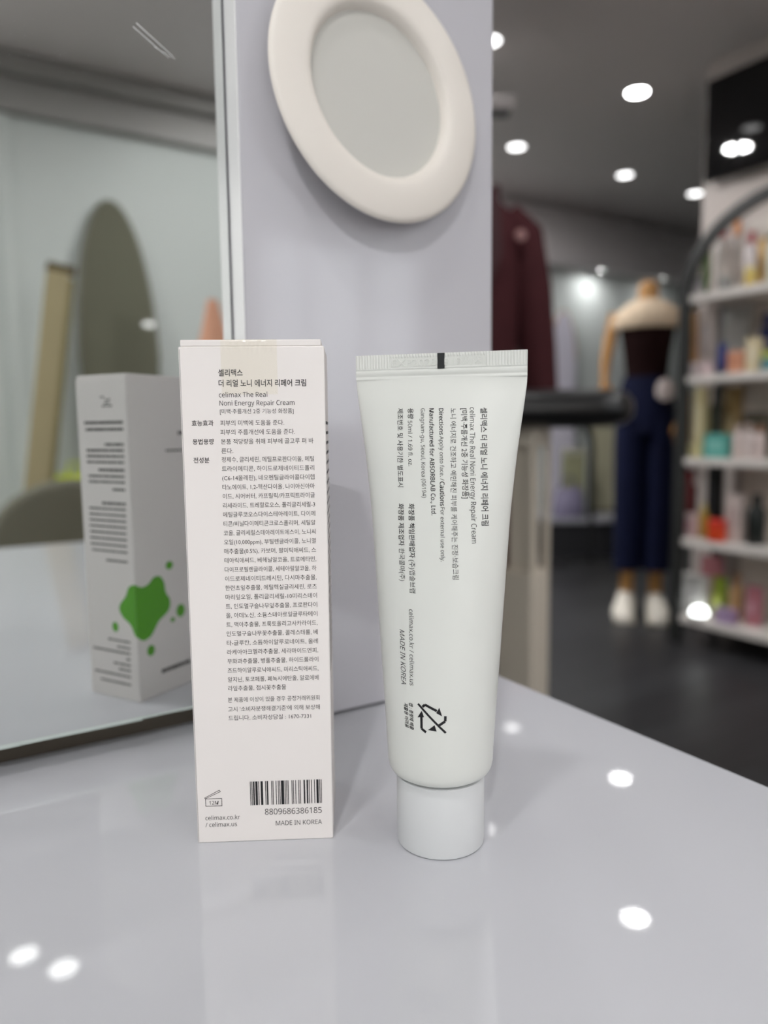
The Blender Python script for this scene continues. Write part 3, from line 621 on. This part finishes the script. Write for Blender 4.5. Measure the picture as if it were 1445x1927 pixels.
def product(kind, pl, pr, yt, sh, col, cap, label, cat, d=0.07, yb=None, name=None):
    s0, s1 = rk(pl, d), rk(pr, d); sc = (s0 + s1) / 2; Y = 3 - 0.8508 * sc + 0.5255 * d
    wd_ = (pr - pl) / F_PX * Y * 0.97; yh = 805.6 - 0.0109 * ((pl + pr) / 2 - 722)
    zt = EYE + (yh - yt) / F_PX * Y * 1.0; zb = SZ[sh] + 0.0005 if yb is None else EYE + (yh - yb) / F_PX * Y
    h = max(zt - zb, 0.012); nm = name or {'bottle': 'bottle', 'box': 'product_box', 'jar': 'cream_jar', 'tube': 'squeeze_tube', 'pack': 'soft_pouch'}[kind]
    if sh: h = min(h, SZ[sh - 1] - 0.036 - zb)
    P = rack.location + Vector((rack.matrix_basis.to_3x3() @ Vector((sc, d, 0)))[:]) + Vector((0, 0, zb))
    t = thing(nm, label, cat, P, rack.rotation_euler.z)
    m = mat('pack_%d_%d_%d' % col, rgb(*col), 0.35, 0.4); mc = mat('pack_%d_%d_%d' % cap, rgb(*cap), 0.35, 0.4); r = wd_ / 2
    if kind == 'box':
        q = min(r, 0.02); obj('carton_body', MB().box(-r, r, -q, q, 0, h), m, t, bevel=0.001)
        obj('front_label', MB().box(-r * 0.7, r * 0.7, -q - 0.0006, -q, h * 0.3, h * 0.75), mc, t, smooth=False)
    elif kind == 'jar':
        obj('jar_body', MB().lathe([(r * 0.94, 0), (r, h * 0.06), (r, h * 0.62), (r * 0.9, h * 0.66)], 24), m, t)
        obj('lid', MB().lathe([(r * 0.97, h * 0.66), (r, h * 0.7), (r, h * 0.97), (r * 0.95, h)], 24), mc, t)
    elif kind == 'tube':
        obj('cap', MB().lathe([(r * 0.7, 0), (r * 0.72, h * 0.2)], 20), mc, t)
        obj('tube_body', MB().rings([oval(0, 0, z * h, a * r, b * r, 20) for z, a, b in ((0.2, 0.8, 0.8), (0.24, 0.95, 0.95), (0.6, 0.98, 0.6), (0.95, 1.0, 0.1), (1.0, 1.0, 0.08))]), m, t)
    elif kind == 'pack':
        obj('pouch_body', MB().rings([oval(0, 0, z * h, a * r, b * 0.6, 20) for z, a, b in ((0, 0.9, 0.03), (0.1, 0.98, 0.034), (0.6, 1.0, 0.024), (0.92, 0.97, 0.006), (1.0, 0.97, 0.004))]), m, t)
        obj('front_label', MB().box(-r * 0.5, r * 0.5, -0.0225, -0.015, h * 0.3, h * 0.6), mc, t, smooth=False)
    else:
        obj('bottle_body', MB().lathe([(r * 0.92, 0), (r, h * 0.03), (r, h * 0.66), (r * 0.85, h * 0.73), (r * 0.45, h * 0.78), (r * 0.42, h * 0.8)], 24), m, t)
        obj('cap', MB().lathe([(r * 0.55, h * 0.79), (r * 0.56, h * 0.98), (r * 0.5, h)], 20), mc, t)
    return t
white = (206, 198, 192)
for a in (
  ('tube', 1308, 1326, 476, 0, (72, 98, 34), (60, 84, 30), 'green squeeze tube at the left end of the top shelf', 'tube', 0.06),
  ('bottle', 1333, 1357, 434, 0, white, (176, 40, 46), 'white bottle with red cap on the top shelf', 'bottle', 0.12),
  ('bottle', 1359, 1383, 430, 0, white, (222, 152, 96), 'white bottle with orange cap on the top shelf', 'bottle', 0.17),
  ('bottle', 1387, 1409, 450, 0, (205, 196, 196), (196, 84, 90), 'white bottle with pinkish cap on the top shelf', 'bottle', 0.08),
  ('tube', 1410, 1426, 462, 0, (204, 164, 92), (206, 176, 84), 'mustard yellow tube on the top shelf', 'tube', 0.16),
  ('bottle', 1428, 1452, 448, 0, (190, 190, 178), (28, 62, 48), 'pale bottle with dark green cap at the right of the top shelf', 'bottle', 0.06),
  ('jar', 1388, 1408, 514, 0, (214, 188, 104), (214, 196, 120), 'low yellow jar in front on the top shelf', 'jar', 0.03),
  ('jar', 1296, 1314, 534, 0, (176, 170, 172), (150, 146, 150), 'small grey glass jar in the front left corner of the top shelf', 'jar', 0.05),
  ('jar', 1342, 1366, 528, 0, (140, 140, 138), (170, 168, 164), 'squat grey jar before the red capped bottle on the top shelf', 'jar', 0.035),
  ('pack', 1292, 1306, 590, 1, (150, 108, 58), (120, 80, 40), 'brown pouch at the left end of the second shelf', 'pouch', 0.08),
  ('box', 1313, 1338, 582, 1, (196, 186, 180), (180, 172, 170), 'tall white carton near the left of the second shelf', 'box', 0.12),
  ('bottle', 1335, 1352, 572, 1, (120, 120, 122), (110, 110, 112), 'grey bottle at the back of the second shelf', 'bottle', 0.2),
  ('box', 1356, 1402, 574, 1, (172, 172, 168), (186, 186, 182), 'large pale grey carton at the back of the second shelf', 'box', 0.22),
  ('tube', 1342, 1362, 650, 1, (28, 44, 104), (24, 34, 80), 'dark blue tube in front on the second shelf', 'tube', 0.05),
  ('box', 1365, 1398, 664, 1, (204, 150, 122), (190, 132, 104), 'salmon carton in front on the second shelf', 'box', 0.07),
  ('box', 1400, 1424, 640, 1, (206, 192, 158), (216, 206, 180), 'cream carton beside the salmon carton on the second shelf', 'box', 0.08),
  ('jar', 1426, 1450, 664, 1, (84, 132, 138), (170, 176, 70), 'teal jar with yellow green lid on the second shelf', 'jar', 0.05),
  ('bottle', 1418, 1448, 596, 1, (24, 34, 84), (30, 40, 92), 'dark navy bottle behind the teal jar on the second shelf', 'bottle', 0.19),
  ('jar', 1292, 1312, 686, 1, (204, 190, 190), (210, 200, 200), 'white jar at the front left of the second shelf', 'jar', 0.055),
  ('jar', 1314, 1338, 684, 1, (214, 192, 192), (206, 186, 186), 'pinkish white jar at the front of the second shelf', 'jar', 0.04),
  ('pack', 1284, 1299, 738, 2, (138, 104, 62), (110, 80, 46), 'brown pouch at the left end of the third shelf', 'pouch', 0.1),
  ('box', 1308, 1328, 730, 2, (196, 184, 140), (206, 196, 160), 'pale yellow carton on the left of the third shelf', 'box', 0.12),
  ('bottle', 1333, 1353, 726, 2, (52, 56, 40), (40, 42, 34), 'dark green bottle on the third shelf', 'bottle', 0.16),
  ('pack', 1356, 1396, 728, 2, (166, 138, 92), (190, 170, 130), 'tan gold pouch at the back of the third shelf', 'pouch', 0.2),
  ('box', 1326, 1376, 816, 2, (84, 156, 146), (120, 180, 170), 'teal carton lying in front on the third shelf', 'box', 0.07),
  ('jar', 1296, 1322, 836, 2, (206, 196, 146), (214, 206, 160), 'pale yellow jar in the front left of the third shelf', 'jar', 0.055),
  ('bottle', 1379, 1397, 800, 2, (210, 196, 190), (196, 180, 174), 'white bottle nearest the teal carton on the third shelf', 'bottle', 0.06),
  ('bottle', 1399, 1417, 796, 2, (214, 202, 198), (180, 160, 150), 'white bottle in the middle of three on the third shelf', 'bottle', 0.06),
  ('bottle', 1419, 1438, 800, 2, (206, 190, 186), (150, 110, 84), 'white bottle with brown cap on the third shelf', 'bottle', 0.06),
  ('box', 1403, 1446, 776, 2, (110, 104, 90), (90, 84, 74), 'dark grey carton behind the white bottles on the third shelf', 'box', 0.2),
  ('bottle', 1286, 1314, 882, 3, (96, 18, 22), (110, 24, 30), 'dark red bottle at the back left of the fourth shelf', 'bottle', 0.2),
  ('box', 1337, 1360, 872, 3, (16, 16, 17), (30, 30, 32), 'tall black carton at the back of the fourth shelf', 'box', 0.2),
  ('box', 1288, 1316, 966, 3, (208, 186, 184), (196, 150, 156), 'small whitish pink carton at the front left of the fourth shelf', 'box', 0.05),
  ('bottle', 1318, 1338, 948, 3, (190, 160, 70), (206, 190, 130), 'yellow bottle beside the orange jar on the fourth shelf', 'bottle', 0.1),
  ('jar', 1337, 1372, 978, 3, (214, 70, 30), (196, 50, 34), 'bright orange red jar on the fourth shelf', 'jar', 0.04),
  ('box', 1375, 1406, 930, 3, (200, 186, 180), (176, 160, 156), 'tall white carton right of the orange jar on the fourth shelf', 'box', 0.08),
  ('bottle', 1412, 1446, 930, 3, (24, 30, 28), (20, 24, 22), 'large black bottle at the right of the fourth shelf', 'bottle', 0.08),
  ('pack', 1322, 1376, 1048, 4, (150, 96, 100), (170, 120, 120), 'dusky pink pouch at the back of the bottom shelf', 'pouch', 0.21),
  ('box', 1288, 1344, 1084, 4, (188, 186, 182), (200, 198, 196), 'wide pale carton on the left of the bottom shelf', 'box', 0.08),
  ('pack', 1349, 1382, 1088, 4, (122, 138, 44), (150, 160, 70), 'olive green pouch on the bottom shelf', 'pouch', 0.1),
  ('bottle', 1384, 1410, 1082, 4, (176, 140, 96), (150, 110, 70), 'tan bottle on the bottom shelf', 'bottle', 0.12),
  ('pack', 1414, 1450, 1106, 4, (176, 112, 122), (190, 140, 150), 'rose pink pouch at the right of the bottom shelf', 'pouch', 0.1),
  ('box', 1358, 1398, 1150, 4, (150, 126, 160), (170, 150, 180), 'flat lilac carton in front on the bottom shelf', 'box', 0.04),
): product(*a)
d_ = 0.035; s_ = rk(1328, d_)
pk = thing('glint_dome', 'glowing dome standing in for a bright glint at the front of the bottom shelf', 'lamp', rack.location + rack.matrix_basis.to_3x3() @ Vector((s_, d_ - 0.005, SZ[4] + 0.0005)))
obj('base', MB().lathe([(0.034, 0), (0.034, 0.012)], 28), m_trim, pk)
obj('glow_dome', MB().lathe([(0.033, 0.012), (0.032, 0.026), (0.024, 0.038), (0.01, 0.044), (0.001, 0.045)], 28), mat('glint_glow', (1, 1, 1), 0.4, emit=(0.95, 1, 0.98), estr=6), pk)  # added glow in place of a light reflection on the shelf
# brown-stroked white sign board on the rack top shelf
bd = thing('header_card', 'white card with a brown arc, upright at the back of the top shelf', 'sign', rack.location + rack.matrix_basis.to_3x3() @ Vector((rk(1440, 0.23), 0.235, SZ[0] + 0.0005)), rack.rotation_euler.z)
obj('card', MB().box(-0.11, 0.12, -0.004, 0.004, 0, 0.29), flat(214, 206, 198), bd, bevel=0.001)
ar = MB().pipe([(-0.03 + 0.016 * i, -0.006, 0.2 + 0.06 * math.sin(i * 0.25)) for i in range(9)], 0.007, 8)
obj('brown_arc', ar, flat(96, 70, 58), bd)

# ------------------------------------------------------------------ black screen on the right wall
tv = thing('wall_screen', 'glossy black screen on the right wall above the shelf rack', 'television', W(UR - 0.06, 1.766, 0), math.atan2(-RV.y, -RV.x))
obj('screen', MB().box(0, 0.72, 0.0, 0.03, 1.865, 2.262), mat('screen_black', rgb(6, 6, 7), 0.03, 0.5), tv, bevel=0.004)
obj('wall_mount', MB().box(0.26, 0.46, 0.03, 0.06, 1.98, 2.15), m_blk, tv, smooth=False)
tvp = (W(UR - 0.06, 1.7, 2), -RU)

# ------------------------------------------------------------------ white speaker hung from the ceiling right of the column
sp = thing('ceiling_speaker', 'small white box speaker hung from the ceiling right of the column', 'speaker', at(935, 202, 3.0))
obj('cabinet', MB().box(-0.14, 0.066, -0.04, 0.05, -0.02, 0.03), flat(206, 200, 198), sp, bevel=0.006)
obj('underside_grille', MB().box(-0.13, 0.05, -0.03, 0.04, -0.024, -0.02), flat(40, 40, 40), sp, smooth=False)
obj('bracket', MB().box(-0.09, -0.06, -0.01, 0.02, 0.03, CEIL - sp.location.z), m_trim, sp, smooth=False)

# ------------------------------------------------------------------ far end of the shop
def P_(px, depth, z=0.0): p = at(px, 800, depth); return Vector((p.x, p.y, z))
def scale_at(depth): return depth / F_PX
ap = thing('room_divider', 'tall bright white arched divider beside the maroon coat', 'divider', P_(1056, 5.75), YAW)
pts = [(-0.13, 0), (0.13, 0), (0.13, 1.38)] + [(0.13 * math.cos(a * PI / 16), 1.38 + 0.35 * math.sin(a * PI / 16)) for a in range(1, 16)] + [(-0.13, 1.38)]
obj('board', MB().prism(pts, -0.012, 0.012), mat('bright_white', rgb(240, 236, 250), 0.4), ap)
obj('edging', MB().pipe([(x, -0.008, z) for x, z in pts[2:]], 0.007, 8), flat(196, 160, 120), ap)['label'] = 'thin tan edging'
pl = thing('low_plinth', 'long low plinth with grey top against the far wall', 'platform', P_(1100, 5.3), 0.0)
obj('top', MB().box(-0.34, 0.3, -0.32, 0.22, 0.23, 0.26), flat(150, 150, 156, 0.3), pl, bevel=0.003)
obj('base', MB().box(-0.33, 0.29, -0.3, 0.22, 0, 0.23), flat(34, 34, 37), pl, smooth=False)
bg = thing('handbag', 'lilac handbag on the low plinth', 'bag', P_(1072, 5.08, 0.2605), 0.1)
obj('bag_body', MB().rings([oval(0, 0, z, rx, ry, 24) for z, rx, ry in ((0, 0.10, 0.05), (0.02, 0.112, 0.058), (0.1, 0.108, 0.05), (0.17, 0.095, 0.03), (0.2, 0.088, 0.015))]), flat(128, 122, 146), bg)
obj('handle', MB().pipe([(-0.05, 0, 0.19), (-0.045, 0, 0.25), (0, 0, 0.28), (0.045, 0, 0.25), (0.05, 0, 0.19)], 0.008, 8), flat(84, 80, 96), bg)
pb_ = thing('patterned_box', 'tall olive patterned box behind the lilac handbag', 'box', P_(1080, 5.2, 0.2605), 0.0)
obj('box_body', MB().box(-0.07, 0.07, -0.05, 0.05, 0, 0.42), mat('olive_print', rgb(134, 134, 104), 0.7, vary=0.5, vscale=30), pb_, bevel=0.003)
obj('lid', MB().box(-0.073, 0.073, -0.053, 0.053, 0.42, 0.46), flat(160, 158, 140), pb_, bevel=0.002)
fs_ = thing('fabric_screen', 'pale olive fabric screen standing on the low plinth behind the black stand', 'screen', P_(1138, 5.35, 0.2605), 0.0)
obj('fabric_panel', MB().box(-0.10, 0.10, -0.01, 0.01, 0.03, 0.75), mat('olive_cloth', rgb(158, 154, 130), 0.85, vary=0.1), fs_, bevel=0.003)
obj('frame', MB().box(-0.11, -0.10, -0.014, 0.014, 0, 0.77).box(0.10, 0.11, -0.014, 0.014, 0, 0.77).box(-0.11, 0.11, -0.014, 0.014, 0.75, 0.77).box(-0.11, 0.11, -0.014, 0.014, 0, 0.03), flat(110, 106, 88), fs_, smooth=False)
st = thing('pole_stand', 'black pole stand with a round base left of the mannequin', 'stand', P_(1116, 4.74), 0.0)
obj('base', MB().lathe([(0.19, 0), (0.19, 0.006), (0.17, 0.012), (0.02, 0.018)], 40), m_blk, st)
obj('pole', MB().pipe([(0, 0, 0.01), (0, 0, 0.72), (-0.015, 0, 0.82), (-0.06, 0, 0.9)], [0.016, 0.016, 0.02, 0.022], 14), m_blk, st)
obj('hook', MB().pipe([(-0.06, 0, 0.9), (-0.10, 0, 0.88), (-0.11, 0, 0.84)], 0.01, 10), m_blk, st)

# ------------------------------------------------------------------ things behind the camera, seen in the mirror
def mir(px, py, depth): return mirrored(at(px, py, depth))
def mfloor(px, depth): p = mir(px, 800, depth); return Vector((p.x, p.y, 0))
# tall arched floor mirror leaning on the front wall
TILT = 0.11
aL, aR = [uv(mir(px, 640, 3.3))[0] for px in (140, 308)]
au = (aL + aR) / 2; ah = abs(aR - aL) / 2
arch = thing('arched_floor_mirror', 'tall dark arched floor mirror leaning on the wall, seen in the mirror', 'mirror', W(au, V0_ + 0.225, 0), YAW)
arch.rotation_euler = (Matrix.Rotation(YAW, 3, 'Z') @ Matrix.Rotation(TILT, 3, 'X')).to_euler()
pts = [(-ah, 0.0), (ah, 0.0), (ah, 1.18)] + [(ah * math.cos(a * PI / 24) ** 1.0, 1.18 + 0.70 * math.sin(a * PI / 24)) for a in range(1, 24)] + [(-ah, 1.18)]
obj('painted_reflection', MB().prism(pts, -0.012, 0.006), mat('olive_reflection', rgb(112, 112, 97), 0.02, 0.5, vary=0.08, vscale=2), arch, angle=25)  # olive base colour paints in the reflection of the dim shop
obj('rim', MB().pipe([(x, 0.0, z) for x, z in pts[2:]], 0.008, 8), flat(128, 126, 112), arch)
an = (Matrix.Rotation(YAW, 3, 'Z') @ Matrix.Rotation(TILT, 3, 'X')) @ Vector((0, 1, 0))
downlight(trace(282, 609, [mp_, (arch.location + an * 0.006, an)]), 'ceiling downlight whose glint shows in the arched floor mirror', 0.055, L=150)
# cream board with brown top leaning beside it
p0, p1 = mir(116, 500, 2.95), mir(76, 900, 2.85)
bdv = p0 - p1; Lb = bdv.length
cb = thing('cream_board', 'long cream board with brown end leaning beside the arched floor mirror', 'board', p1)
zx = bdv.normalized(); xx = RU - zx * RU.dot(zx); xx.normalize(); yx = zx.cross(xx)
drop = p1.z / zx.z
cb.location = p1 - zx * drop; cb.rotation_euler = Matrix((xx, yx, zx)).transposed().to_euler()
obj('panel', MB().box(-0.052, 0.03, -0.02, 0.02, 0.0, drop + Lb - 0.03), mat('cream_board', rgb(164, 152, 116), 0.6, vary=0.08), cb, bevel=0.006)
obj('edge_strip', MB().box(0.03, 0.05, -0.018, 0.018, 0.0, drop + Lb - 0.05), mat('olive_edge', rgb(120, 112, 70), 0.6), cb, bevel=0.004)
obj('end_cap', MB().box(-0.054, 0.052, -0.022, 0.022, drop + Lb - 0.03, drop + Lb), flat(84, 70, 30), cb, bevel=0.006)
# grey chair
ch = thing('upholstered_chair', 'grey upholstered chair with rounded back behind the camera, seen in the mirror', 'chair', mfloor(152, 2.2), math.atan2(-RV.y, -RV.x) + PI)
m_gc = mat('grey_upholstery', rgb(118, 117, 104), 0.8, 0.2, vary=0.05)
bp_ = [(-0.23, 0.40), (0.23, 0.40), (0.245, 0.55)] + [(0.245 * math.cos(a * PI / 16), 0.55 + 0.18 * math.sin(a * PI / 16)) for a in range(1, 16)] + [(-0.245, 0.55)]
fl = Matrix.Rotation(YAW - ch.rotation_euler.z, 4, 'Z')
obj('backrest', MB().prism(bp_, -0.22, -0.15, fl), m_gc, ch, bevel=0.02, seg=3)
obj('seat', MB().prism([(-0.24, 0.38), (0.24, 0.38), (0.24, 0.47), (-0.24, 0.47)], -0.24, 0.24, fl), m_gc, ch, bevel=0.025, seg=3)
for sx in (-1, 1):
    for sy_ in (-1, 1): obj('leg', MB().pipe([fl @ Vector((sx * 0.19, sy_ * 0.19, 0)), fl @ Vector((sx * 0.18, sy_ * 0.18, 0.385))], [0.013, 0.018], 12), flat(60, 46, 36), ch)
# neon bag on a stool
nb = mfloor(136, 3.0)
stl = thing('stool', 'low grey stool carrying the neon yellow bag, seen in the mirror', 'stool', nb)
obj('seat', MB().lathe([(0.14, 0.50), (0.15, 0.505), (0.15, 0.53), (0.14, 0.54)], 28), flat(120, 118, 108), stl)
for a in range(3): obj('leg', MB().pipe([(0.13 * math.cos(a * 2.1), 0.13 * math.sin(a * 2.1), 0), (0.1 * math.cos(a * 2.1), 0.1 * math.sin(a * 2.1), 0.505)], 0.012, 10), flat(70, 66, 58), stl)
nbag = thing('neon_bag', 'neon yellow green bag on the low stool, seen in the mirror', 'bag', nb + Vector((0, 0, 0.5405)), YAW)
obj('bag_body', MB().rings([oval(0, 0, z, rx, ry, 20) for z, rx, ry in ((0, 0.07, 0.035), (0.02, 0.08, 0.04), (0.12, 0.075, 0.03), (0.17, 0.07, 0.012))]), mat('neon_yellow', rgb(222, 240, 50), 0.6), nbag)
obj('handle', MB().pipe([(-0.03, 0, 0.165), (-0.02, 0, 0.21), (0.02, 0, 0.21), (0.03, 0, 0.165)], 0.006, 8), mat('neon_yellow', rgb(222, 240, 50)), nbag)
# peach dress on a stand
pd = thing('peach_dress', 'peach dress on a stand behind the camera, seen beside the mirror edge', 'dress', mfloor(408, 1.75), 0.4)
obj('dress', MB().rings([oval(0, 0, z, r, r * 0.8, 36, w) for z, r, w in ((0.45, 0.16, 0.06), (0.7, 0.13, 0.06), (0.9, 0.085, 0.05), (1.02, 0.05, 0.03), (1.10, 0.028, 0.02), (1.17, 0.012, 0))]), mat('peach_cloth', rgb(236, 176, 146), 0.8, vary=0.12, vscale=40), pd, angle=60)
obj('pole', MB().pipe([(0, 0, 0.01), (0, 0, 0.5)], 0.012, 12), m_blk, pd)
obj('base', MB().lathe([(0.14, 0), (0.14, 0.008), (0.015, 0.016)], 28), m_blk, pd)
for i, p in enumerate(FILL_SPOTS):
    downlight(p, ('added fill lamp over the left of the room behind the camera', 'added fill lamp nearest the front wall behind the camera', 'added fill lamp near the right wall behind the camera')[i], 0.06, L=SPOT_L * (2.4, 0.85, 0.5)[i])
for i, p in enumerate(FILL_OVER):
    downlight(p, ('added fill lamp above the left end of the counter', 'added fill lamp above the right edge of the counter', 'added fill lamp right above the camera')[i], 0.06, L=OVER_L * (3.6, 0.7, 1.0)[i])
for i, p in enumerate(FILL_REAR):
    downlight(p, ('added fill lamp hidden behind the white column, nearest it', 'added fill lamp far behind the mirror', 'added fill lamp far behind the white column')[i], 0.06, L=REAR_L)
for i, p in enumerate(FILL_FRONT):
    downlight(p, ('added fill lamp over the black topped console table', 'added fill lamp nearest the shelf rack')[i], 0.06, L=FRONT_L * (1.0 if i == 0 else 0.75))
